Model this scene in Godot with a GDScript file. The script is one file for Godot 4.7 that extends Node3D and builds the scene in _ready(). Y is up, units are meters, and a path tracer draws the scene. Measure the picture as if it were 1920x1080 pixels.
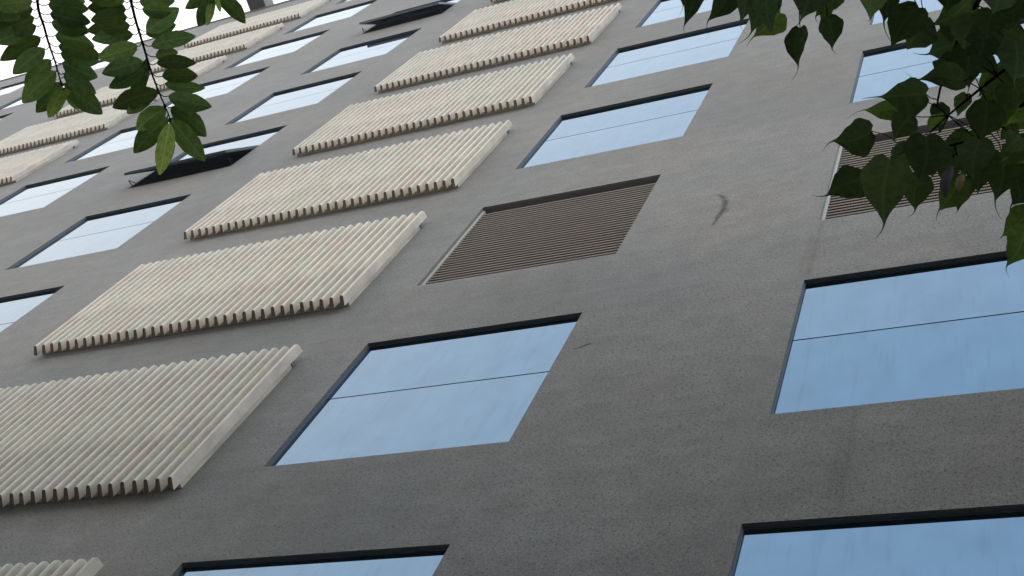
extends Node3D
# A grey rendered office facade seen steeply from below, between leaves of two street trees.
# Lengths in "units" of the survey below are multiplied by S (camera to facade, metres).

const S := 4.3
const EYE := Vector3(0, 1.6, 0)
const WALL_Z := -4.3
const T0 := 2.2221      # window head of row 0 above the eye, in S
const PITCH := 0.7798   # storey height, in S
const WIN_H := 0.4899
const WIN_W := 0.508
const FOCAL := 2388.4   # pixels, photograph 1920 wide
const ROOF := 8.87      # roof edge above the eye, in S

var cam: Camera3D
var rng := RandomNumberGenerator.new()
var M := {}
var cam_basis := Basis()

# ------------------------------------------------------------------ small helpers
func pixel_point(u: float, v: float, dist: float) -> Vector3:
	var d := Vector3((u - 960.0) / FOCAL, -(v - 540.0) / FOCAL, -1.0).normalized()
	return EYE + cam_basis * d * dist

func to_pixel(p: Vector3) -> Vector2:
	var l: Vector3 = cam_basis.inverse() * (p - EYE)
	if l.z > -0.01:
		return Vector2(1e6, 1e6)
	return Vector2(960.0 + FOCAL * l.x / -l.z, 540.0 - FOCAL * l.y / -l.z)

func on_wall(x: float, y: float, out := 0.0) -> Vector3:
	return Vector3(x * S, EYE.y + y * S, WALL_Z + out)

func in_view(x0: float, y0: float, x1: float, y1: float, margin: float) -> bool:
	var lo := Vector2(1e9, 1e9)
	var hi := Vector2(-1e9, -1e9)
	for c in [[x0, y0], [x1, y0], [x0, y1], [x1, y1]]:
		var q := to_pixel(on_wall(c[0], c[1]))
		lo = lo.min(q)
		hi = hi.max(q)
	return hi.x > -margin and lo.x < 1920 + margin and hi.y > -margin and lo.y < 1080 + margin

func begin() -> SurfaceTool:
	var st := SurfaceTool.new()
	st.begin(Mesh.PRIMITIVE_TRIANGLES)
	return st

# quad a b c d, anticlockwise seen from the side of n; uv in metres
func quad(st: SurfaceTool, a: Vector3, b: Vector3, c: Vector3, d: Vector3, n: Vector3, uvs := []) -> void:
	var p := [a, b, c, d]
	var order := [0, 2, 1, 0, 3, 2]
	if (b - a).cross(c - a).dot(n) < 0:
		order = [0, 1, 2, 0, 2, 3]
	for i in order:
		st.set_normal(n)
		var q: Vector3 = p[i]
		var uv := Vector2.ZERO
		if uvs.size() == 4:
			uv = uvs[i]
		elif absf(n.z) > 0.5:
			uv = Vector2(q.x, -q.y)
		elif absf(n.x) > 0.5:
			uv = Vector2(q.z, -q.y)
		else:
			uv = Vector2(q.x, q.z)
		st.set_uv(uv)
		st.set_uv2(uv)
		st.add_vertex(q)

func add_box(st: SurfaceTool, lo: Vector3, hi: Vector3) -> void:
	var v := func(i: int) -> Vector3:
		return Vector3(hi.x if i & 1 else lo.x, hi.y if i & 2 else lo.y, hi.z if i & 4 else lo.z)
	quad(st, v.call(0), v.call(2), v.call(3), v.call(1), Vector3(0, 0, -1))
	quad(st, v.call(4), v.call(5), v.call(7), v.call(6), Vector3(0, 0, 1))
	quad(st, v.call(0), v.call(4), v.call(6), v.call(2), Vector3(-1, 0, 0))
	quad(st, v.call(1), v.call(3), v.call(7), v.call(5), Vector3(1, 0, 0))
	quad(st, v.call(0), v.call(1), v.call(5), v.call(4), Vector3(0, -1, 0))
	quad(st, v.call(2), v.call(6), v.call(7), v.call(3), Vector3(0, 1, 0))

func add_tube(st: SurfaceTool, pts: Array, radii: Array, sides := 6) -> void:
	var rings := []
	var side := Vector3.ZERO
	for i in pts.size():
		var dir: Vector3 = (pts[mini(i + 1, pts.size() - 1)] - pts[maxi(i - 1, 0)]).normalized()
		if side == Vector3.ZERO:
			side = dir.cross(Vector3(0.3, 0.5, 0.8)).normalized()
		side = (side - dir * side.dot(dir)).normalized()
		var other := dir.cross(side)
		var ring := []
		for k in sides:
			var a := TAU * k / sides
			ring.append([pts[i] + (side * cos(a) + other * sin(a)) * radii[i], side * cos(a) + other * sin(a)])
		rings.append(ring)
	for i in pts.size() - 1:
		for k in sides:
			var k2 := (k + 1) % sides
			var q := [rings[i][k], rings[i][k2], rings[i + 1][k2], rings[i + 1][k]]
			for j in [0, 1, 2, 0, 2, 3]:
				st.set_normal(q[j][1])
				st.set_uv(Vector2(float(k) / sides, i))
				st.add_vertex(q[j][0])
	for e in [0, pts.size() - 1]:
		var mid: Vector3 = pts[e]
		var n: Vector3 = ((pts[0] - pts[1]) if e == 0 else (pts[-1] - pts[-2])).normalized()
		for k in sides:
			st.set_normal(n)
			st.set_uv(Vector2.ZERO)
			st.add_vertex(mid)
			st.set_normal(n)
			st.set_uv(Vector2.ZERO)
			st.add_vertex(rings[e][(k + (1 if e == 0 else 0)) % sides][0])
			st.set_normal(n)
			st.set_uv(Vector2.ZERO)
			st.add_vertex(rings[e][(k + (0 if e == 0 else 1)) % sides][0])

func obj(called: String, mesh: Mesh, mat: Material, parent: Node, at := Vector3.ZERO) -> MeshInstance3D:
	var o := MeshInstance3D.new()
	o.name = called
	o.mesh = mesh
	if mat:
		o.material_override = mat
	o.position = at
	parent.add_child(o, true)
	return o

func smooth_curve(pts: Array, n: int) -> Array:
	var c := Curve3D.new()
	for i in pts.size():
		var t: Vector3 = (pts[mini(i + 1, pts.size() - 1)] - pts[maxi(i - 1, 0)]) / 6.0
		c.add_point(pts[i], -t, t)
	var out := []
	for i in n:
		out.append(c.sample_baked(c.get_baked_length() * i / (n - 1.0), true))
	return out

# ------------------------------------------------------------------ computed textures
func noise_bytes(w: int, h: int, freq: float, octaves: int, sd: int) -> PackedByteArray:
	var n := FastNoiseLite.new()
	n.seed = sd
	n.noise_type = FastNoiseLite.TYPE_SIMPLEX_SMOOTH
	n.frequency = freq
	n.fractal_octaves = octaves
	var im := n.get_seamless_image(w, h)
	im.convert(Image.FORMAT_L8)
	return im.get_data()

func stretched(w0: int, h0: int, w: int, h: int, freq: float, octaves: int, sd: int) -> PackedByteArray:
	var n := FastNoiseLite.new()
	n.seed = sd
	n.frequency = freq
	n.fractal_octaves = octaves
	var im := n.get_seamless_image(w0, h0)
	im.convert(Image.FORMAT_L8)
	im.resize(w, h, Image.INTERPOLATE_CUBIC)
	return im.get_data()

func make_render_texture() -> Array:
	# coarse sprayed render: sand grain, dark pits, float marks lying along the wall
	var w := 1024
	var a := noise_bytes(w, w, 0.012, 4, 11)
	var strokes := stretched(160, 1024, w, w, 0.03, 3, 12)
	var pits := noise_bytes(w, w, 0.15, 2, 13)
	var out := PackedByteArray()
	out.resize(w * w * 3)
	var bump := Image.create(w, w, false, Image.FORMAT_L8)
	var bb := PackedByteArray()
	bb.resize(w * w)
	rng.seed = 77
	for i in w * w:
		var g := rng.randf() - 0.5
		var p := pits[i] / 255.0
		var v := 0.675 + (a[i] / 255.0 - 0.5) * 0.08 + (strokes[i] / 255.0 - 0.5) * 0.06 + g * 0.30
		if p < 0.28:
			v -= (0.28 - p) * 2.1
		v += (p - 0.5) * 0.08
		var t := clampf(v, 0.05, 0.95)
		out[i * 3] = int(clampf(t * 1.008, 0, 1) * 255.0)
		out[i * 3 + 1] = int(t * 255.0)
		out[i * 3 + 2] = int(clampf(t * 0.988, 0, 1) * 255.0)
		bb[i] = int(clampf(0.5 + (p - 0.5) * 0.7 + g * 0.3 + (strokes[i] / 255.0 - 0.5) * 0.2, 0, 1) * 255.0)
	var im := Image.create_from_data(w, w, false, Image.FORMAT_RGB8, out)
	im.generate_mipmaps()
	bump = Image.create_from_data(w, w, false, Image.FORMAT_L8, bb)
	bump.convert(Image.FORMAT_RGBA8)
	bump.bump_map_to_normal_map(3.0)
	bump.generate_mipmaps()
	return [ImageTexture.create_from_image(im), ImageTexture.create_from_image(bump)]

func make_patch_texture() -> ImageTexture:
	# broad patches of older and newer coats, a little browner or cooler
	var w := 512
	var a := noise_bytes(w, w, 0.010, 5, 21)
	var b := noise_bytes(w, w, 0.016, 3, 22)
	var st := stretched(64, 512, w, w, 0.02, 4, 23)
	var out := PackedByteArray()
	out.resize(w * w * 3)
	for i in w * w:
		var v := 0.86 + (a[i] / 255.0 - 0.5) * 0.13 + (st[i] / 255.0 - 0.5) * 0.07
		var warm := (b[i] / 255.0 - 0.5) * 0.04
		out[i * 3] = int(clampf(v * (1.0 + warm), 0, 1) * 255.0)
		out[i * 3 + 1] = int(clampf(v, 0, 1) * 255.0)
		out[i * 3 + 2] = int(clampf(v * (1.0 - warm), 0, 1) * 255.0)
	var im := Image.create_from_data(w, w, false, Image.FORMAT_RGB8, out)
	im.generate_mipmaps()
	return ImageTexture.create_from_image(im)

func make_glass_texture() -> ImageTexture:
	# coated glass with a thin film of rain-streaked dust
	var w := 512
	var a := stretched(512, 48, w, w, 0.05, 4, 31)
	var c := noise_bytes(w, w, 0.008, 3, 32)
	var out := PackedByteArray()
	out.resize(w * w * 3)
	for i in w * w:
		var s := a[i] / 255.0
		var v := 0.93 + (c[i] / 255.0 - 0.5) * 0.06
		if s < 0.36:
			v -= (0.36 - s) * 0.12
		var grey := 0.05 * (1.0 - v)
		out[i * 3] = int(clampf(v + grey, 0, 1) * 255.0)
		out[i * 3 + 1] = int(clampf(v, 0, 1) * 255.0)
		out[i * 3 + 2] = int(clampf(v, 0, 1) * 255.0)
	var im := Image.create_from_data(w, w, false, Image.FORMAT_RGB8, out)
	im.generate_mipmaps()
	return ImageTexture.create_from_image(im)

func make_glaze_texture() -> ImageTexture:
	var w := 256
	var a := noise_bytes(w, w, 0.02, 4, 41)
	var b := stretched(256, 24, w, w, 0.04, 3, 42)
	var out := PackedByteArray()
	out.resize(w * w * 3)
	rng.seed = 42
	for i in w * w:
		var v := 0.95 + (a[i] / 255.0 - 0.5) * 0.10 + (b[i] / 255.0 - 0.5) * 0.12 + (rng.randf() - 0.5) * 0.05
		out[i * 3] = int(clampf(v, 0, 1) * 255.0)
		out[i * 3 + 1] = int(clampf(v * (0.99 + (b[i] / 255.0 - 0.5) * 0.03), 0, 1) * 255.0)
		out[i * 3 + 2] = int(clampf(v * 0.985, 0, 1) * 255.0)
	var im := Image.create_from_data(w, w, false, Image.FORMAT_RGB8, out)
	im.generate_mipmaps()
	return ImageTexture.create_from_image(im)

func make_leaf_texture(sd: int) -> ImageTexture:
	# u across the blade (midrib at 0.5), v from base to tip
	var w := 64
	var h := 128
	var a := noise_bytes(w, h, 0.05, 3, sd)
	var im := Image.create(w, h, false, Image.FORMAT_RGB8)
	for y in h:
		for x in w:
			var u := absf((x + 0.5) / w - 0.5) * 2.0
			var v := (y + 0.5) / h
			var k := 0.86 + (a[y * w + x] / 255.0 - 0.5) * 0.2
			var vein := fposmod((v - u * 0.22) * 9.0, 1.0)
			if vein < 0.16:
				k += 0.06
			if u < 0.05:
				k += 0.16
			im.set_pixel(x, y, Color(clampf(k * 1.02, 0, 1), clampf(k, 0, 1), clampf(k * 0.95, 0, 1)))
	im.generate_mipmaps()
	return ImageTexture.create_from_image(im)

# alpha picture of a mark: strokes are [x0, y0, x1, y1, r0, r1, strength] in 0..1
func make_stain_texture(strokes: Array, colour: Color, sd: int) -> ImageTexture:
	var w := 128
	var a := noise_bytes(w, w, 0.06, 3, sd)
	var im := Image.create(w, w, false, Image.FORMAT_RGBA8)
	for y in w:
		for x in w:
			var p := Vector2((x + 0.5) / w, (y + 0.5) / w)
			var best := 0.0
			for s in strokes:
				var p0 := Vector2(s[0], s[1])
				var p1 := Vector2(s[2], s[3])
				var t := clampf((p - p0).dot(p1 - p0) / (p1 - p0).length_squared(), 0, 1)
				var r: float = lerpf(s[4], s[5], t)
				var d := p.distance_to(p0.lerp(p1, t))
				best = maxf(best, s[6] * smoothstep(0.0, 1.0, 1.0 - d / r))
			best *= clampf(0.45 + a[y * w + x] / 255.0 * 1.1, 0, 1)
			im.set_pixel(x, y, Color(colour.r, colour.g, colour.b, clampf(best, 0, 1)))
	im.generate_mipmaps()
	return ImageTexture.create_from_image(im)

func lin(r: float, g: float, b: float) -> Color:
	return Color(r, g, b).linear_to_srgb()

func mat(c: Color, rough: float, metal := 0.0) -> StandardMaterial3D:
	var m := StandardMaterial3D.new()
	m.albedo_color = c
	m.roughness = rough
	m.metallic = metal
	return m

func build_materials() -> void:
	var rt := make_render_texture()
	var wall := mat(lin(0.66, 0.59, 0.535), 0.9)
	wall.rim_enabled = true
	wall.rim = 0.9
	wall.rim_tint = 0.6
	wall.albedo_texture = rt[0]
	wall.normal_enabled = true
	wall.normal_texture = rt[1]
	wall.normal_scale = 0.16
	wall.uv1_scale = Vector3(1 / 4.7, 1 / 4.7, 1)
	wall.uv2_scale = Vector3(1 / 21.0, 1 / 21.0, 1)
	wall.detail_enabled = true
	wall.detail_blend_mode = BaseMaterial3D.BLEND_MODE_MUL
	wall.detail_uv_layer = BaseMaterial3D.DETAIL_UV_2
	wall.detail_albedo = make_patch_texture()
	M.wall = wall
	var glass_tex := make_glass_texture()
	M.glass = []
	for c in [lin(0.158, 0.240, 0.328), lin(0.148, 0.233, 0.321), lin(0.168, 0.247, 0.330)]:
		var glass := mat(c, 0.03, 1.0)
		glass.albedo_texture = glass_tex
		M.glass.append(glass)
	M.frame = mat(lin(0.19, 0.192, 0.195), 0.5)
	M.gasket = mat(lin(0.02, 0.02, 0.022), 0.7)
	M.steel = mat(lin(0.55, 0.56, 0.57), 0.35, 0.9)
	M.stay_frame = mat(lin(0.16, 0.20, 0.22), 0.4, 0.3)
	M.sash_sky_tint = mat(lin(0.34, 0.42, 0.46), 0.45)  # paler frame colour standing in for sky brightness in the open glass
	M.pvc = mat(lin(0.62, 0.60, 0.55), 0.6)
	var gl := make_glaze_texture()
	M.glaze = []
	for c in [lin(0.87, 0.785, 0.655), lin(0.85, 0.79, 0.67), lin(0.89, 0.78, 0.66), lin(0.83, 0.755, 0.625)]:
		var g := mat(c, 0.5)
		g.albedo_texture = gl
		g.uv1_scale = Vector3(1.3, 0.8, 1)
		M.glaze.append(g)
	M.clay = mat(lin(0.25, 0.17, 0.13), 0.95)
	M.grille = [mat(lin(0.255, 0.195, 0.15), 0.65), mat(lin(0.235, 0.185, 0.145), 0.65), mat(lin(0.27, 0.20, 0.155), 0.65)]
	M.coping = mat(lin(0.55, 0.52, 0.50), 0.6)
	M.ground = mat(lin(0.06, 0.06, 0.058), 0.95)
	var bark := mat(lin(0.10, 0.085, 0.07), 0.95)
	M.bark = bark
	M.twig = mat(lin(0.055, 0.045, 0.03), 0.8)
	M.rachis = mat(lin(0.05, 0.04, 0.03), 0.8)
	M.fig = []
	M.leaflet = []
	for i in 6:
		var t := make_leaf_texture(50 + i)
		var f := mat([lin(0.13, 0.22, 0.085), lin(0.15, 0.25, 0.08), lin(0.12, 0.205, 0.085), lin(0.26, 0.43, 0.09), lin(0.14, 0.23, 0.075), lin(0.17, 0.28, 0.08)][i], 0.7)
		f.metallic_specular = 0.2
		f.albedo_texture = t
		f.backlight = Color(0.85, 1.0, 0.5)
		f.cull_mode = BaseMaterial3D.CULL_DISABLED
		M.fig.append(f)
		var l := mat([lin(0.22, 0.38, 0.12), lin(0.28, 0.47, 0.13), lin(0.21, 0.36, 0.12), lin(0.46, 0.66, 0.16), lin(0.24, 0.40, 0.11), lin(0.35, 0.55, 0.14)][i], 0.7)  # includes a brighter copy for leaflets meant to look lit through
		l.metallic_specular = 0.2
		l.albedo_texture = t
		l.backlight = Color(0.85, 1.0, 0.5)
		l.cull_mode = BaseMaterial3D.CULL_DISABLED
		M.leaflet.append(l)
	M.dry = mat(lin(0.42, 0.34, 0.17), 0.7)
	M.dry.cull_mode = BaseMaterial3D.CULL_DISABLED
	M.dry_grey = mat(lin(0.16, 0.16, 0.165), 0.8)
	M.dry_grey.cull_mode = BaseMaterial3D.CULL_DISABLED

# ------------------------------------------------------------------ the building
var openings := []

func plan_openings() -> void:
	var cols := {"D": -0.46, "C": -1.4211, "A": -3.4103, "Z": -4.3678, "X": -6.92, "W": -7.88}
	for c in cols:
		for k in range(-2, 9):
			if c in ["X", "W"] and k < 5:
				continue
			var x: float = cols[c]
			var top := T0 + PITCH * k
			if in_view(x, top - WIN_H, x + WIN_W, top, 260):
				openings.append({"col": c, "k": k, "x0": x * S, "x1": (x + WIN_W) * S, "y1": EYE.y + top * S, "y0": EYE.y + (top - WIN_H) * S})

func build_wall(building: Node3D) -> void:
	var xs := [-62.0, 14.0]
	var ys := [0.0, EYE.y + ROOF * S]
	for o in openings:
		for e in [o.x0, o.x1]:
			if not xs.has(e):
				xs.append(e)
		for e in [o.y0, o.y1]:
			if not ys.has(e):
				ys.append(e)
	xs.sort()
	ys.sort()
	var st := begin()
	for i in xs.size() - 1:
		for j in ys.size() - 1:
			var cx: float = (xs[i] + xs[i + 1]) / 2
			var cy: float = (ys[j] + ys[j + 1]) / 2
			var hole := false
			for o in openings:
				if cx > o.x0 and cx < o.x1 and cy > o.y0 and cy < o.y1:
					hole = true
					break
			if hole:
				continue
			var z := WALL_Z
			quad(st, Vector3(xs[i], ys[j], z), Vector3(xs[i + 1], ys[j], z), Vector3(xs[i + 1], ys[j + 1], z), Vector3(xs[i], ys[j + 1], z), Vector3(0, 0, 1))
			z -= 0.26
			quad(st, Vector3(xs[i], ys[j], z), Vector3(xs[i + 1], ys[j], z), Vector3(xs[i + 1], ys[j + 1], z), Vector3(xs[i], ys[j + 1], z), Vector3(0, 0, -1))
	for o in openings:
		var z0 := WALL_Z
		var z1 := WALL_Z - 0.26
		quad(st, Vector3(o.x0, o.y1, z0), Vector3(o.x1, o.y1, z0), Vector3(o.x1, o.y1, z1), Vector3(o.x0, o.y1, z1), Vector3(0, -1, 0))
		quad(st, Vector3(o.x0, o.y0, z0), Vector3(o.x1, o.y0, z0), Vector3(o.x1, o.y0, z1), Vector3(o.x0, o.y0, z1), Vector3(0, 1, 0))
		quad(st, Vector3(o.x0, o.y0, z0), Vector3(o.x0, o.y1, z0), Vector3(o.x0, o.y1, z1), Vector3(o.x0, o.y0, z1), Vector3(1, 0, 0))
		quad(st, Vector3(o.x1, o.y0, z0), Vector3(o.x1, o.y1, z0), Vector3(o.x1, o.y1, z1), Vector3(o.x1, o.y0, z1), Vector3(-1, 0, 0))
	obj("front_wall", st.commit(), M.wall, building)
	# the rest of the shell
	var top: float = ys[-1]
	var back := WALL_Z - 16.0
	st = begin()
	add_box(st, Vector3(-62.0, 0, back), Vector3(-61.7, top, WALL_Z - 0.262))
	obj("side_wall", st.commit(), M.wall, building)
	st = begin()
	add_box(st, Vector3(13.7, 0, back), Vector3(14.0, top, WALL_Z - 0.262))
	obj("side_wall", st.commit(), M.wall, building)
	st = begin()
	add_box(st, Vector3(-61.69, 0, back), Vector3(13.69, top, back + 0.3))
	obj("back_wall", st.commit(), M.wall, building)
	st = begin()
	add_box(st, Vector3(-61.69, top - 1.3, back + 0.31), Vector3(13.69, top - 1.0, WALL_Z - 0.265))
	obj("roof_slab", st.commit(), M.wall, building)
	st = begin()
	add_box(st, Vector3(-61.69, 0.02, WALL_Z - 6.3), Vector3(13.69, top - 1.31, WALL_Z - 6.0))
	obj("inner_wall", st.commit(), M.wall, building)
	for i in 19:
		var x := -62.02 + i * 4.0 + 0.004
		st = begin()
		add_box(st, Vector3(x, top + 0.003, WALL_Z - 0.30), Vector3(x + 3.99, top + 0.06, WALL_Z + 0.045))
		obj("coping_stone", st.commit(), M.coping, building)
	st = begin()
	add_box(st, Vector3(-5.60 * S, top + 0.064, WALL_Z - 3.0), Vector3(-5.45 * S, top + 0.62, WALL_Z + 0.95))
	obj("roof_beam", st.commit(), M.wall, building)

func build_window(building: Node3D, o: Dictionary) -> void:
	var w: float = o.x1 - o.x0
	var h: float = o.y1 - o.y0
	var at := Vector3(o.x0, o.y0, WALL_Z)
	var zg := -0.042                 # glass plane
	var f := 0.004                  # lining of the reveal
	var gap := 0.016
	var yr := h - 0.227 * S         # the joint between the two panes
	var st := begin()
	add_box(st, Vector3(0.001, h - f, zg - 0.05), Vector3(w - 0.001, h - 0.001, -0.008))
	add_box(st, Vector3(0.001, 0.001, zg - 0.05), Vector3(w - 0.001, f, -0.02))
	add_box(st, Vector3(0.001, f + 0.001, zg - 0.05), Vector3(f, h - f - 0.001, -0.014))
	add_box(st, Vector3(w - f, f + 0.001, zg - 0.05), Vector3(w - 0.001, h - f - 0.001, -0.014))
	var frame := obj("window", st.commit(), M.frame, building, at)
	# glazing bead: a second small step inside the lining
	st = begin()
	add_box(st, Vector3(f + 0.001, f + 0.001, zg - 0.03), Vector3(f + 0.006, h - f - 0.001, zg + 0.018))
	add_box(st, Vector3(w - f - 0.006, f + 0.001, zg - 0.03), Vector3(w - f - 0.001, h - f - 0.001, zg + 0.018))
	add_box(st, Vector3(f + 0.007, h - f - 0.006, zg - 0.03), Vector3(w - f - 0.007, h - f - 0.001, zg + 0.018))
	obj("glazing_bead", st.commit(), M.stay_frame, frame)
	st = begin()
	add_box(st, Vector3(f + 0.007, yr - gap / 2, zg - 0.03), Vector3(w - f - 0.007, yr + gap / 2, zg - 0.006))
	obj("gasket", st.commit(), M.gasket, frame)
	var is_open: bool = o.col == "A" and (o.k == 3 or o.k == 6)
	rng.seed = hash([o.col, o.k])
	for part in 2:
		var y0 := yr + gap / 2 if part == 0 else f + 0.001
		var y1 := h - f - 0.007 if part == 0 else yr - gap / 2
		var u := rng.randf()
		var v := rng.randf()
		st = begin()
		var x0 := f + 0.008
		var x1 := w - f - 0.008
		var uv := [Vector2(u, v + 0.4), Vector2(u + 1.0, v + 0.4), Vector2(u + 1.0, v), Vector2(u, v)]
		if part == 1 and is_open:
			# top-hung sash, hinged under the joint and pushed out at the foot
			var sh := y1 - y0
			var sash := obj("sash", null, null, frame)
			var s2 := begin()
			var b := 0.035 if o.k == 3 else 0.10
			add_box(s2, Vector3(x0, -sh, -0.03), Vector3(x0 + b, 0, 0.012))
			add_box(s2, Vector3(x1 - b, -sh, -0.03), Vector3(x1, 0, 0.012))
			add_box(s2, Vector3(x0 + b + 0.001, -sh, -0.03), Vector3(x1 - b - 0.001, -sh + b, 0.012))
			add_box(s2, Vector3(x0 + b + 0.001, -b, -0.03), Vector3(x1 - b - 0.001, 0, 0.012))
			sash.mesh = s2.commit()
			sash.material_override = M.stay_frame if o.k == 3 else M.sash_sky_tint
			sash.set_meta("label", "dark top hung sash pushed open at its foot")
			quad(st, Vector3(x0, -sh, 0.016), Vector3(x1, -sh, 0.016), Vector3(x1, 0, 0.016), Vector3(x0, 0, 0.016), Vector3(0, 0, 1), uv)
			quad(st, Vector3(x0 + b, -sh + b, 0.004), Vector3(x1 - b, -sh + b, 0.004), Vector3(x1 - b, -b, 0.004), Vector3(x0 + b, -b, 0.004), Vector3(0, 0, -1), uv)
			var pane := obj("pane", st.commit(), M.glass[0], frame)
			for q in [sash, pane]:
				q.position = Vector3(0, y1, zg + 0.004)
				q.rotation.x = -deg_to_rad(15.5)
			for e in [x0 + 0.02, x1 - 0.02]:
				s2 = begin()
				add_tube(s2, [Vector3(e, y0 + 0.12, zg - 0.02), Vector3(e, y0 + 0.06, zg + 0.16)], [0.008, 0.008])
				add_tube(s2, [Vector3(e, y0 + 0.30, zg - 0.02), Vector3(e, y0 + 0.06, zg + 0.17)], [0.006, 0.006])
				obj("stay", s2.commit(), M.steel, frame)
		else:
			add_box(st, Vector3(x0, y0, zg - 0.012), Vector3(x1, y1, zg - 0.0001))
			quad(st, Vector3(x0, y0, zg), Vector3(x1, y0, zg), Vector3(x1, y1, zg), Vector3(x0, y1, zg), Vector3(0, 0, 1), uv)
			obj("pane", st.commit(), M.glass[rng.randi() % 3], frame)

var grille_slat: ArrayMesh

func build_grille(building: Node3D, o: Dictionary) -> void:
	var w: float = o.x1 - o.x0
	var h: float = o.y1 - o.y0
	var at := Vector3(o.x0, o.y0, WALL_Z)
	var st := begin()
	add_box(st, Vector3(0.001, h - 0.03, -0.20), Vector3(w - 0.001, h - 0.001, -0.085))
	add_box(st, Vector3(0.001, 0.001, -0.20), Vector3(w - 0.001, 0.014, -0.012))
	add_box(st, Vector3(0.001, 0.015, -0.20), Vector3(0.03, h - 0.031, -0.035))
	add_box(st, Vector3(w - 0.03, 0.015, -0.20), Vector3(w - 0.001, h - 0.031, -0.035))
	var frame := obj("vent_grille", st.commit(), M.pvc, building, at)
	st = begin()
	add_box(st, Vector3(0.031, 0.015, -0.22), Vector3(w - 0.031, h - 0.031, -0.202))
	obj("back_plate", st.commit(), M.grille[1], frame)
	st = begin()
	add_box(st, Vector3(0.012, h - 0.011, -0.082), Vector3(w - 0.012, h - 0.0015, -0.012))
	obj("head_flashing", st.commit(), M.frame, frame)
	if grille_slat == null:
		st = begin()
		# section of one blade: lip, slope, back
		var sec := [Vector2(-0.058, -0.006), Vector2(-0.050, -0.012), Vector2(-0.046, 0.010), Vector2(-0.095, 0.068), Vector2(-0.102, 0.066), Vector2(-0.060, 0.012)]
		var x0 := 0.031
		var x1 := w - 0.031
		for i in sec.size():
			var a: Vector2 = sec[i]
			var b: Vector2 = sec[(i + 1) % sec.size()]
			var n := Vector3(0, -(b.x - a.x), (b.y - a.y)).normalized()
			quad(st, Vector3(x0, a.y, a.x), Vector3(x1, a.y, a.x), Vector3(x1, b.y, b.x), Vector3(x0, b.y, b.x), n)
		grille_slat = st.commit()
	var n_slats := 30
	for i in n_slats:
		obj("slat", grille_slat, M.grille[(i * 7 + i / 3) % 3], frame, Vector3(0, 0.03 + (h - 0.09) * i / n_slats, 0))

var fin_meshes := []

func make_fin(height: float, width: float, depth: float, variant: int) -> ArrayMesh:
	# upright glazed clay fin: flat sides, rounded nose, rounded upper nose corner, raw clay foot
	var sec := [Vector2(0, 0), Vector2(width + 0.012, 0)]
	var steps := 6
	for i in steps + 1:
		var a := PI * i / steps
		sec.append(Vector2(width / 2 + cos(a) * width * (0.5 + 0.05 * sin(a)), depth - width * 0.45 + sin(a) * width * 0.45))
	var levels := [[0.0, 0.0], [height - 0.04, 0.0], [height - 0.02, 0.006], [height - 0.006, 0.018], [height, 0.036]]
	var ring := func(i: int, lv: Array) -> Vector3:
		var s: Vector2 = sec[i]
		return Vector3(s.x, lv[0] - (0.06 * (1.0 - s.y / depth) if lv[0] == 0.0 else 0.0), minf(s.y, depth - lv[1]))
	var st := begin()
	var n := sec.size()
	for l in levels.size() - 1:
		for i in n:
			var j := (i + 1) % n
			var a: Vector3 = ring.call(i, levels[l])
			var b: Vector3 = ring.call(j, levels[l])
			var c: Vector3 = ring.call(j, levels[l + 1])
			var d: Vector3 = ring.call(i, levels[l + 1])
			var nm := (b - a).cross(d - a)
			if nm.length() < 1e-9:
				nm = (c - b).cross(d - b)
			if nm.length() < 1e-9:
				continue
			nm = nm.normalized()
			var out := Vector3((a.x + b.x) / 2 - width / 2, 0, (a.z + b.z) / 2 - depth / 2)
			if nm.dot(out) < 0:
				nm = -nm
			var uo := variant * 0.37
			quad(st, a, b, c, d, nm, [Vector2(uo + i * 0.02, a.y), Vector2(uo + i * 0.02 + 0.02, b.y), Vector2(uo + i * 0.02 + 0.02, c.y), Vector2(uo + i * 0.02, d.y)])
	var lv: Array = levels[-1]
	for i in range(1, n - 1):
		for q in [0, i, i + 1]:
			st.set_normal(Vector3.UP)
			st.set_uv(Vector2(0.1, 0.1))
			st.set_uv2(Vector2(0.1, 0.1))
			st.add_vertex(ring.call(q, lv))
	st.set_material(M.glaze[variant])
	var mesh := st.commit()
	st = begin()
	for i in range(1, n - 1):
		for q in [0, i + 1, i]:
			st.set_normal(Vector3(0, -0.87, 0.49))
			st.set_uv(Vector2(0.1, 0.1))
			st.add_vertex(ring.call(q, levels[0]))
	st.set_material(M.clay)
	return st.commit(mesh)

func build_screen(building: Node3D, x_left: float, y_bottom: float, sd: int) -> void:
	var h := 0.53 * S
	var w := 0.974 * S
	var off := 0.055
	var thick := 0.042
	var st := begin()
	add_box(st, Vector3(0.01, 0.055, 0.001), Vector3(w - 0.004, h - 0.23, off - 0.001))
	var back := obj("sun_screen", st.commit(), M.glaze[3], building, Vector3(x_left * S, EYE.y + y_bottom * S, WALL_Z))
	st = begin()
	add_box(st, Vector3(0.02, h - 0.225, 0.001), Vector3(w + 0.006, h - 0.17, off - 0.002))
	obj("gap_shade_bar", st.commit(), M.frame, back)  # dark bar added in place of the shaded gap behind the fin tops
	if fin_meshes.is_empty():
		for v in 4:
			fin_meshes.append(make_fin(h, thick, 0.095, v))
	rng.seed = sd
	for i in 35:
		var s := obj("fin", fin_meshes[rng.randi() % 4], null, back, Vector3(i * (w - thick) / 34.0 + rng.randf_range(-0.002, 0.002), rng.randf_range(-0.006, 0.006), off))
		s.rotation.y = rng.randf_range(-0.02, 0.02)

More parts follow.
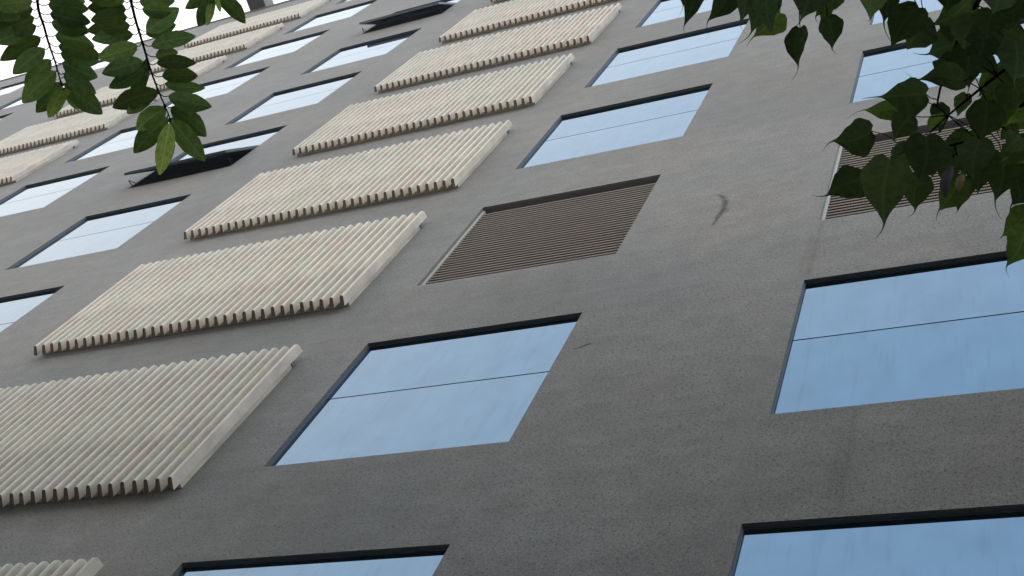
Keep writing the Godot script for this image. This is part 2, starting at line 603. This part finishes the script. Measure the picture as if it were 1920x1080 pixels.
func stain(building: Node3D, u: float, v: float, wide: float, high: float, tex: ImageTexture) -> void:
	# a mark on the render, its middle where the photograph shows it on the wall
	var d := (pixel_point(u, v, 1.0) - EYE)
	var p := EYE + d * (WALL_Z / d.z)
	var m := mat(Color.WHITE, 0.95)
	m.albedo_texture = tex
	m.transparency = BaseMaterial3D.TRANSPARENCY_ALPHA
	var st := begin()
	var a := wide / 2
	var b := high / 2
	quad(st, Vector3(-a, -b, 0), Vector3(a, -b, 0), Vector3(a, b, 0), Vector3(-a, b, 0), Vector3(0, 0, 1), [Vector2(0, 1), Vector2(1, 1), Vector2(1, 0), Vector2(0, 0)])
	obj("stain", st.commit(), m, building, Vector3(p.x, p.y, WALL_Z + 0.004))

func build_building() -> void:
	var b := Node3D.new()
	b.name = "office_building"
	b.set_meta("label", "tall grey rendered office block with mirrored windows and cream fin sun screens")
	b.set_meta("category", "building")
	add_child(b)
	plan_openings()
	build_wall(b)
	for o in openings:
		if o.col in ["C", "D"] and o.k == 1:
			build_grille(b, o)
		else:
			build_window(b, o)
	for k in range(-1, 8):
		if in_view(-2.553, 1.672 + 0.77 * k, -1.579, 2.202 + 0.77 * k, 260):
			build_screen(b, -2.553, 1.672 + 0.77 * k, 100 + k)
	for k in range(3, 9):
		build_screen(b, -5.50, 1.672 + 0.77 * k - 0.085, 200 + k)
	var drip := make_stain_texture([[0.52, 0.1, 0.45, 0.55, 0.10, 0.24, 0.10], [0.45, 0.55, 0.42, 0.85, 0.24, 0.12, 0.10], [0.50, 0.06, 0.48, 0.9, 0.10, 0.12, 0.13], [0.3, 0.3, 0.25, 0.8, 0.14, 0.12, 0.1]], lin(0.13, 0.085, 0.05), 61)
	stain(b, 1590, 860, 0.30, 1.2, drip)
	stain(b, 1530, 466, 0.34, 1.2, drip)
	var mark := make_stain_texture([[0.33, 0.06, 0.45, 0.15, 0.04, 0.07, 0.4], [0.45, 0.15, 0.55, 0.32, 0.08, 0.10, 0.4], [0.55, 0.32, 0.57, 0.52, 0.11, 0.10, 0.5], [0.57, 0.52, 0.52, 0.75, 0.12, 0.08, 0.5], [0.52, 0.75, 0.49, 0.94, 0.06, 0.04, 0.45], [0.57, 0.45, 0.69, 0.62, 0.07, 0.04, 0.35]], lin(0.035, 0.032, 0.03), 62)
	stain(b, 1351, 392, 0.5, 0.9, mark)
	var tick := make_stain_texture([[0.2, 0.8, 0.8, 0.25, 0.03, 0.08, 0.9]], lin(0.05, 0.045, 0.04), 63)
	stain(b, 1091, 650, 0.22, 0.13, tick)
	var chalk := make_stain_texture([[0.1, 0.55, 0.9, 0.45, 0.10, 0.14, 0.5], [0.3, 0.6, 0.6, 0.5, 0.2, 0.1, 0.3]], lin(0.45, 0.43, 0.40), 64)
	stain(b, 1158, 706, 0.26, 0.07, chalk)
	stain(b, 1268, 778, 0.30, 0.07, chalk)
	stain(b, 595, 643, 0.24, 0.07, chalk)

# ------------------------------------------------------------------ leaves
const FIG := [[0.0, 0.30, -0.05], [0.03, 0.62, -0.03], [0.10, 0.84, 0.0], [0.22, 0.98, 0.0], [0.34, 1.0, 0.0], [0.48, 0.90, 0.0], [0.62, 0.70, 0.0], [0.75, 0.46, 0.0], [0.86, 0.24, 0.0], [0.95, 0.10, 0.0], [1.0, 0.05, 0.0]]
const OVAL := [[0.0, 0.10, 0.0], [0.05, 0.42, 0.0], [0.14, 0.70, 0.0], [0.28, 0.92, 0.0], [0.44, 1.0, 0.0], [0.60, 0.96, 0.0], [0.74, 0.80, 0.0], [0.86, 0.54, 0.0], [0.95, 0.26, 0.0], [1.0, 0.04, 0.0]]

func leaf_mesh(base: Vector3, tip: Vector3, half: float, normal: Vector3, profile: Array, tail: float, curl: float, fold: float, wob: float, bend: float) -> ArrayMesh:
	var a := tip - base
	var ln := a.length()
	var ad := a / ln
	var n := (normal - ad * normal.dot(ad)).normalized()
	var s := ad.cross(n)
	var rows := []
	for p in profile:
		var t: float = p[0]
		var hw: float = p[1] * half
		var mid := base + a * t + n * curl * ln * sin(PI * t) + s * bend * ln * sin(PI * t)
		var row := []
		for v in [-1.0, -0.55, 0.0, 0.55, 1.0]:
			var w := 1.0 + wob * sin(t * 17.0 + v * 3.0)
			var back: float = p[2] * ln * absf(v) * 1.5
			row.append([mid + s * hw * v * w + ad * back + n * (fold * hw * absf(v) + wob * hw * 0.8 * sin(t * 11.0 + v * 5.0) * absf(v)), Vector2(0.5 + 0.5 * v * p[1], t)])
		rows.append(row)
	if tail > 0:
		var last := base + a
		for i in 5:
			var t := (i + 1) / 5.0
			var mid := last + ad * tail * ln * t + s * bend * ln * 2.2 * t * t + n * curl * ln * 0.5 * t * t
			var hw := half * lerpf(0.04, 0.008, t)
			var row := []
			for v in [-1.0, -0.55, 0.0, 0.55, 1.0]:
				row.append([mid + s * hw * v, Vector2(0.5, 1.0)])
			rows.append(row)
	var st := begin()
	st.set_smooth_group(0)
	for i in rows.size() - 1:
		for j in 4:
			var q := [rows[i][j], rows[i][j + 1], rows[i + 1][j + 1], rows[i + 1][j]]
			for k in [0, 1, 2, 0, 2, 3]:
				st.set_uv(q[k][1])
				st.add_vertex(q[k][0])
	st.index()
	st.generate_normals()
	return st.commit()

func facing(p: Vector3, tilt: float) -> Vector3:
	# roughly towards the eye below, rocked at random
	var n := (EYE - p).normalized()
	return (n + Vector3(rng.randf_range(-tilt, tilt), rng.randf_range(-tilt, tilt), rng.randf_range(-tilt, tilt))).normalized()

func build_compound_leaf(tree: Node3D, stem_px: Array, leaves: Array, dist: float, sd: int) -> void:
	rng.seed = sd
	var pts := []
	for p in stem_px:
		pts.append(pixel_point(p[0], p[1], dist))
	var fine := smooth_curve(pts, 24)
	var radii := []
	for i in fine.size():
		radii.append(lerpf(0.0020, 0.0009, i / (fine.size() - 1.0)))
	var st := begin()
	add_tube(st, fine, radii)
	var made := []
	for l in leaves:
		var d0 := dist + rng.randf_range(-0.02, 0.02)
		var base := pixel_point(l[0], l[1], d0)
		var tip := pixel_point(l[2], l[3], d0 + rng.randf_range(-0.03, 0.03))
		# short stalk, sagging from the stem to the blade
		var near: Vector3 = fine[0]
		var b2 := Vector2(l[0], l[1])
		var best := 1e9
		for f in fine:
			var q := to_pixel(f)
			var score := absf(q.y - (b2.y - 5.0)) + absf(q.x - b2.x) * 0.15
			if score < best:
				best = score
				near = f
		var mid: Vector3 = near.lerp(base, 0.5) + (pixel_point(l[0], l[1] + 4.0, d0) - base)
		add_tube(st, smooth_curve([near, mid, base], 7), [0.0007, 0.0007, 0.0007, 0.0007, 0.0007, 0.0007, 0.0007], 5)
		var half: float = (l[4] if l.size() > 4 else 17.0) * rng.randf_range(0.88, 1.0) * d0 / FOCAL
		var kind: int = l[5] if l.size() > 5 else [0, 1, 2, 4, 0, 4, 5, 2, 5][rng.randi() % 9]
		made.append([leaf_mesh(base, tip, half, facing(base, 0.25), OVAL, 0.0, rng.randf_range(-0.05, 0.05), rng.randf_range(-0.25, 0.1), 0.03, rng.randf_range(-0.04, 0.04)), kind])
	var stem := obj("compound_leaf", st.commit(), M.rachis, tree)
	for m in made:
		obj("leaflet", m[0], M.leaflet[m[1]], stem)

func build_left_tree() -> void:
	var t := Node3D.new()
	t.name = "tree"
	t.set_meta("label", "tree with feathery compound leaves of oval leaflets hanging against the white sky")
	t.set_meta("category", "tree")
	add_child(t)
	var d := 1.9
	# trunk and bough outside the frame
	var fork := pixel_point(250, -420, d + 0.1)
	var st := begin()
	var trunk := smooth_curve([Vector3(-1.1, -0.05, 1.7), Vector3(-1.05, 1.2, 1.65), Vector3(-1.0, 2.4, 1.5), Vector3(-1.0, 3.3, 1.25), fork + Vector3(0.02, 0.3, 0.45), fork], 16)
	var rr := []
	for i in 16:
		rr.append(lerpf(0.085, 0.012, i / 15.0))
	add_tube(st, trunk, rr, 9)
	obj("trunk", st.commit(), M.bark, t)
	st = begin()
	var b1 := smooth_curve([fork, pixel_point(240, -250, d), pixel_point(232, -60, d), pixel_point(245, 0, d)], 8)
	add_tube(st, b1, [0.008, 0.006, 0.005, 0.004, 0.0035, 0.003, 0.0025, 0.002])
	var b2 := smooth_curve([fork, pixel_point(130, -200, d), pixel_point(66, -60, d), pixel_point(70, 0, d)], 8)
	add_tube(st, b2, [0.008, 0.006, 0.005, 0.004, 0.0035, 0.003, 0.0025, 0.002])
	var b3 := smooth_curve([fork, pixel_point(380, -200, d), pixel_point(405, -60, d), pixel_point(402, -12, d)], 8)
	add_tube(st, b3, [0.008, 0.006, 0.005, 0.004, 0.0035, 0.003, 0.0025, 0.002])
	obj("branch", st.commit(), M.twig, t)
	build_shade_crown(t, [[Vector3(-3, 8.9, 3.6), Vector3(3.4, 5.0, 3.0)], [Vector3(-7.5, 9.4, 3.8), Vector3(3.8, 5.2, 3.2)], [Vector3(-12.5, 9.2, 4.0), Vector3(3.8, 5.0, 3.2)]], 12000, 0.34, M.leaflet[0], 311)
	build_compound_leaf(t, [[70, 0], [73, 22], [82, 48], [90, 77], [97, 98], [104, 118], [110, 140], [117, 162]], [
		[57, -14, -22, -8, 18], [60, 2, -18, 10, 19], [61, 17, -16, 30, 18], [64, 33, -16, 58, 18], [67, 48, -12, 80, 18], [75, 70, 0, 114, 18], [83, 91, 24, 139, 17],
		[94, 112, 46, 160, 17], [104, 134, 42, 193, 20], [112, 155, 68, 211, 17, 1], [121, 165, 91, 221, 14, 3], [121, 166, 146, 206, 9, 3],
		[86, -10, 160, 4, 18], [91, 8, 166, 18, 19], [94, 26, 170, 42, 18], [97, 42, 168, 60, 17], [104, 66, 178, 88, 18], [110, 86, 190, 108, 18], [114, 100, 186, 116, 17],
		[118, 117, 183, 145, 18], [120, 137, 180, 176, 15], [122, 156, 192, 214, 19, 1]], d, 301)
	build_compound_leaf(t, [[245, 0], [253, 33], [260, 57], [267, 80], [275, 107], [283, 133], [291, 155], [300, 178], [310, 200], [318, 220]], [
		[231, -12, 160, -20, 18], [233, 2, 160, -6, 18], [236, 18, 164, 14, 19], [238, 32, 170, 38, 18], [243, 47, 163, 58, 18], [249, 64, 172, 74, 17], [257, 86, 184, 108, 18],
		[266, 114, 191, 138, 18], [270, 128, 204, 165, 17], [277, 112, 252, 206, 15, 2], [296, 172, 211, 202, 20], [286, 176, 238, 213, 15],
		[309, 202, 256, 244, 20, 1], [313, 220, 251, 287, 21, 1], [318, 232, 299, 328, 17, 3], [319, 234, 320, 300, 12, 2],
		[259, -10, 322, -14, 18], [262, 3, 328, 2, 18], [267, 17, 322, 22, 17], [275, 58, 336, 15, 19], [274, 64, 330, 46, 16], [284, 86, 367, 68, 16], [292, 106, 334, 98, 13], [294, 118, 368, 118, 14],
		[304, 143, 371, 142, 18], [309, 157, 385, 165, 13], [316, 180, 397, 200, 17], [321, 201, 387, 256, 20, 1], [322, 224, 384, 302, 19, 1], [321, 230, 352, 282, 10, 3]], d - 0.05, 302)
	build_compound_leaf(t, [[402, -14], [403, -8], [404, -3]], [
		[398, -14, 347, 16, 13], [397, -8, 372, 50, 15, 2], [400, -8, 389, 48, 8, 3], [406, -6, 413, 23, 5, 3], [408, -12, 460, 44, 15, 1], [402, -20, 360, -16, 16]], d + 0.04, 303)

func build_right_tree() -> void:
	var t := Node3D.new()
	t.name = "fig_tree"
	t.set_meta("label", "fig tree with dark heart shaped leaves ending in long drip tips")
	t.set_meta("category", "tree")
	add_child(t)
	var d := 2.9
	rng.seed = 401
	var fork := pixel_point(2420, 120, d)
	var st := begin()
	var trunk := smooth_curve([Vector3(2.0, -0.05, 0.2), Vector3(1.9, 1.4, 0.1), Vector3(1.7, 2.8, -0.2), fork + Vector3(0.35, -0.35, 0.1), fork], 14)
	var rr := []
	for i in 14:
		rr.append(lerpf(0.13, 0.022, i / 13.0))
	add_tube(st, trunk, rr, 10)
	obj("trunk", st.commit(), M.bark, t)
	var paths := [
		[[2420, 120], [2150, 40], [1990, 58], [1920, 103], [1872, 140], [1825, 177], [1778, 216]],
		[[2420, 120], [2150, -90], [1900, -90], [1700, -60], [1520, -45], [1400, -40], [1300, -35]],
		[[1990, 58], [1930, 180], [1880, 230], [1830, 260], [1770, 275], [1700, 290]],
		[[2150, 40], [2010, 250], [1960, 330], [1925, 390]],
		[[1900, -90], [1850, -20], [1812, 40], [1790, 90], [1764, 162], [1757, 200]],
	]
	var lines := []
	for i in paths.size():
		var pts := []
		for p in paths[i]:
			pts.append(pixel_point(p[0], p[1], d + 0.03 * i - 0.05))
		var fine := smooth_curve(pts, 18)
		lines.append(fine)
		st = begin()
		var r := []
		for k in 18:
			r.append(lerpf(0.0085 if i < 2 else 0.005, 0.0022, k / 17.0))
		add_tube(st, fine, r)
		obj("branch", st.commit(), M.twig, t)
	build_shade_crown(t, [[Vector3(3.6, 9.5, 3.6), Vector3(3.6, 5.4, 3.0)], [Vector3(0.4, 9.6, 4.2), Vector3(3.6, 5.3, 3.2)], [Vector3(8, 9.2, 3.4), Vector3(3.8, 5.4, 3.0)]], 12000, 0.34, M.fig[0], 312)
	rng.seed = 402
	# [base u, v, tip u, v, half width px, tail, kind]; tails are the drip tips
	var L := [
		[1290, -30, 1281, 12, 12, 0.5], [1307, -34, 1283, 48, 18, 0.18], [1370, -32, 1328, 38, 26, 0.3], [1396, -30, 1388, 42, 17, 0.28],
		[1452, -18, 1409, 60, 26, 0.35], [1462, 24, 1414, 68, 27, 0.4, 3], [1440, -20, 1448, 60, 24, 0.0],
		[1534, -40, 1503, 34, 36, 0.25], [1560, -30, 1530, 30, 26, 0.2], [1500, 53, 1497, 124, 20, 0.4, 1], [1552, 32, 1560, 91, 22, 0.25, 2], [1548, 0, 1540, 46, 12, 0.1, 3],
		[1648, -42, 1632, 36, 32, 0.1], [1655, -44, 1657, 42, 25, 0.55], [1722, 14, 1672, 86, 33, 0.1, 2], [1732, 30, 1700, 92, 38, 0.0, 2], [1826, -12, 1750, 46, 32, 0.05, 2],
		[1800, 84, 1742, 101, 34, 0.45], [1806, 112, 1748, 142, 28, 0.0, 2], [1806, 152, 1724, 149, 24, 0.35], [1736, 176, 1652, 181, 34, 0.45, 2], [1700, 196, 1621, 206, 20, 0.4, 3],
		[1634, 246, 1563, 264, 33, 0.35, 1], [1708, 218, 1676, 262, 24, 0.2, 2], [1758, 196, 1762, 250, 16, 0.0, 2], [1622, 336, 1551, 366, 32, 0.35, 1],
		[1668, 298, 1658, 418, 42, 0.25, 2], [1650, 310, 1634, 370, 22, 0.1, 3], [1728, 330, 1716, 393, 28, 0.3, 1], [1800, 336, 1761, 394, 26, 0.3, 3], [1810, 330, 1796, 394, 22, 0.15, 1],
		[1878, 288, 1866, 375, 28, 0.4, 2], [1930, 330, 1897, 384, 26, 0.4, 1], [1935, 396, 1880, 442, 26, 0.12, 3], [1924, 428, 1888, 498, 26, 0.25, 3],
		[1736, 256, 1724, 342, 38, 0.0, 2], [1752, 268, 1748, 330, 30, 0.0, 0], [1816, 246, 1808, 330, 36, 0.0, 2], [1838, 262, 1826, 336, 30, 0.1, 2],
		[1868, 138, 1836, 180, 20, 0.1, 3], [1844, 66, 1828, 118, 30, 0.1, 2], [1888, 40, 1868, 100, 34, 0.1, 2], [1918, 60, 1898, 124, 32, 0.2, 2], [1830, 30, 1806, 92, 34, 0.0, 0],
		[1870, 130, 1884, 190, 26, 0.2, 2], [1900, 150, 1868, 222, 32, 0.2, 2], [1850, 190, 1838, 262, 32, 0.0, 2], [1930, 190, 1890, 232, 24, 0.2, 3], [1812, 176, 1796, 218, 14, 0.1, 3],
		[1770, 216, 1742, 246, 13, 0.1, 3], [1925, 270, 1880, 300, 24, 0.2, 3], [1905, 300, 1912, 360, 28, 0.1, 2], [1862, 20, 1850, 72, 30, 0.0, 2], [1800, 20, 1782, 80, 26, 0.0, 2],
		[1915, -10, 1900, 46, 34, 0.1, 2], [1870, -30, 1862, 24, 34, 0.1, 2], [1785, -30, 1776, 20, 26, 0.1, 2], [1846, 300, 1834, 360, 24, 0.15, 1], [1786, 296, 1780, 352, 20, 0.0, 1],
		[1700, 268, 1690, 330, 20, 0.1, 0], [1900, 230, 1875, 262, 15, 0.2, 3], [1845, 96, 1818, 140, 30, 0.0, 0], [1778, 118, 1764, 160, 24, 0.0, 2],
	]
	for i in 18:
		var u := rng.randf_range(1790, 1935)
		var v := rng.randf_range(-20, 130) if i < 10 else rng.randf_range(20, 330)
		if v > 130 and u < 1850:
			u += 70
		var a := rng.randf_range(0.1, 1.3)
		var ln := rng.randf_range(48, 78)
		L.append([u, v, u - cos(a + 0.5) * ln * 0.7, v + sin(a + 0.3) * ln, ln * 0.4, rng.randf_range(0.1, 0.4), [0, 2, 2, 3][i % 4]])
	var hosts := []
	for l in L:
		var dl := d + rng.randf_range(-0.22, 0.22)
		var base := pixel_point(l[0], l[1], dl)
		var tip := pixel_point(l[2], l[3], dl + rng.randf_range(-0.05, 0.05))
		# leaf stalk back to the nearest twig
		var near := Vector3.ZERO
		var best := 1e9
		for f in lines:
			for q in f:
				var s: float = (q - base).length()
				if s < best:
					best = s
					near = q
		st = begin()
		var sag := near.lerp(base, 0.55) + (near - base).cross(EYE - base).normalized() * best * rng.randf_range(-0.12, 0.12)
		add_tube(st, smooth_curve([near, sag, base], 7), [0.0014, 0.0013, 0.0012, 0.0011, 0.0011, 0.0011, 0.0011], 5)
		var half: float = l[4] * dl / FOCAL
		var kind: int = 3 if l.size() > 6 and l[6] == 3 else [0, 1, 2, 4, 5][rng.randi() % 5]   # 3: a brighter copy, the lit look put into the leaf colour
		var m := leaf_mesh(base, tip, half * 1.05, facing(base, 0.35), FIG, l[5], rng.randf_range(-0.10, 0.10), rng.randf_range(-0.3, 0.25), 0.05, rng.randf_range(-0.10, 0.10))
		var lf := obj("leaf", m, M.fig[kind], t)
		obj("stalk", st.commit(), M.twig, lf)
	# two withered leaves caught among the green ones
	var w := leaf_mesh(pixel_point(1806, 326, d - 0.3), pixel_point(1798, 360, d - 0.3), 6.5 * d / FOCAL, facing(pixel_point(1800, 340, d), 0.2), OVAL, 0.0, 0.1, 0.6, 0.1, 0.1)
	obj("leaf", w, M.dry, t).set_meta("label", "small withered straw coloured leaf")
	w = leaf_mesh(pixel_point(1786, 310, d - 0.3), pixel_point(1773, 372, d - 0.3), 8.5 * d / FOCAL, facing(pixel_point(1780, 340, d), 0.2), OVAL, 0.0, 0.1, 0.8, 0.12, 0.1)
	obj("leaf", w, M.dry_grey, t).set_meta("label", "dried grey curled leaf")

# the crown over and behind the camera: unseen leaves added to darken the lower wall
func build_shade_crown(tree: Node3D, lumps: Array, n: int, leaf_size: float, m: Material, sd: int) -> void:
	rng.seed = sd
	var st := begin()
	for i in n:
		var l: Array = lumps[rng.randi() % lumps.size()]
		var c: Vector3 = l[0]
		var dir := Vector3(rng.randfn(), rng.randfn(), rng.randfn()).normalized()
		var p := c + dir * (l[1] as Vector3) * pow(rng.randf(), 0.4)
		if p.z < 0.45:
			continue
		var a := Vector3(rng.randfn(), rng.randfn() - 0.4, rng.randfn()).normalized()
		var b := a.cross(Vector3(rng.randfn(), rng.randfn(), rng.randfn())).normalized()
		var sz := leaf_size * rng.randf_range(0.7, 1.3)
		var q := [p, p + a * sz * 0.35 + b * sz * 0.36, p + a * sz, p + a * sz * 0.35 - b * sz * 0.36]
		for k in [0, 1, 2, 0, 2, 3]:
			st.set_normal(a.cross(b))
			st.set_uv(Vector2(0.3 + 0.1 * k, 0.4))
			st.add_vertex(q[k])
	var o := obj("shade_crown", st.commit(), m, tree)
	o.set_meta("kind", "stuff")

# ------------------------------------------------------------------ scene
func _ready() -> void:
	cam = Camera3D.new()
	cam.name = "camera"
	add_child(cam)
	cam.position = EYE
	cam.rotation = Vector3(deg_to_rad(57.8703), deg_to_rad(48.5865), deg_to_rad(34.9187))
	cam_basis = cam.basis
	cam.fov = rad_to_deg(2.0 * atan(540.0 / FOCAL))
	cam.near = 0.05
	cam.far = 3000.0
	cam.current = true

	var sky_mat := ProceduralSkyMaterial.new()
	sky_mat.sky_top_color = lin(0.40, 0.525, 0.65)
	sky_mat.sky_horizon_color = lin(1.0, 0.955, 0.90)
	sky_mat.sky_curve = 0.35
	sky_mat.sky_energy_multiplier = 1.0
	sky_mat.ground_bottom_color = Color(0.15, 0.15, 0.145)
	sky_mat.ground_horizon_color = Color(0.5, 0.5, 0.5)
	sky_mat.sun_angle_max = 110.0
	sky_mat.sun_curve = 0.7
	var sky := Sky.new()
	sky.sky_material = sky_mat
	var env := Environment.new()
	env.background_mode = Environment.BG_SKY
	env.sky = sky
	env.tonemap_mode = Environment.TONE_MAPPER_LINEAR
	env.background_energy_multiplier = 2.55
	env.tonemap_exposure = 1.0
	env.sdfgi_enabled = true
	env.ssao_enabled = true
	env.ssil_enabled = true
	env.fog_enabled = true
	env.fog_density = 0.0015
	env.fog_light_color = Color(0.93, 0.95, 1.0)
	var we := WorldEnvironment.new()
	we.name = "environment"
	we.environment = env
	add_child(we)
	var sun := DirectionalLight3D.new()
	sun.name = "sun"
	sun.light_energy = 0.70
	sun.light_color = Color(1.0, 0.985, 0.965)
	sun.light_angular_distance = 0.6
	sun.shadow_enabled = true
	add_child(sun)
	sun.look_at_from_position(Vector3.ZERO, -Vector3(-0.85, 0.45, -0.28), Vector3.UP)

	build_materials()
	var st := begin()
	quad(st, Vector3(-1500, 0, -1500), Vector3(1500, 0, -1500), Vector3(1500, 0, 1500), Vector3(-1500, 0, 1500), Vector3.UP)
	var g := obj("ground", st.commit(), M.ground, self)
	g.set_meta("kind", "structure")
	g.set_meta("label", "dark asphalt ground in front of the building")
	g.set_meta("category", "ground")
	build_building()
	build_left_tree()
	build_right_tree()
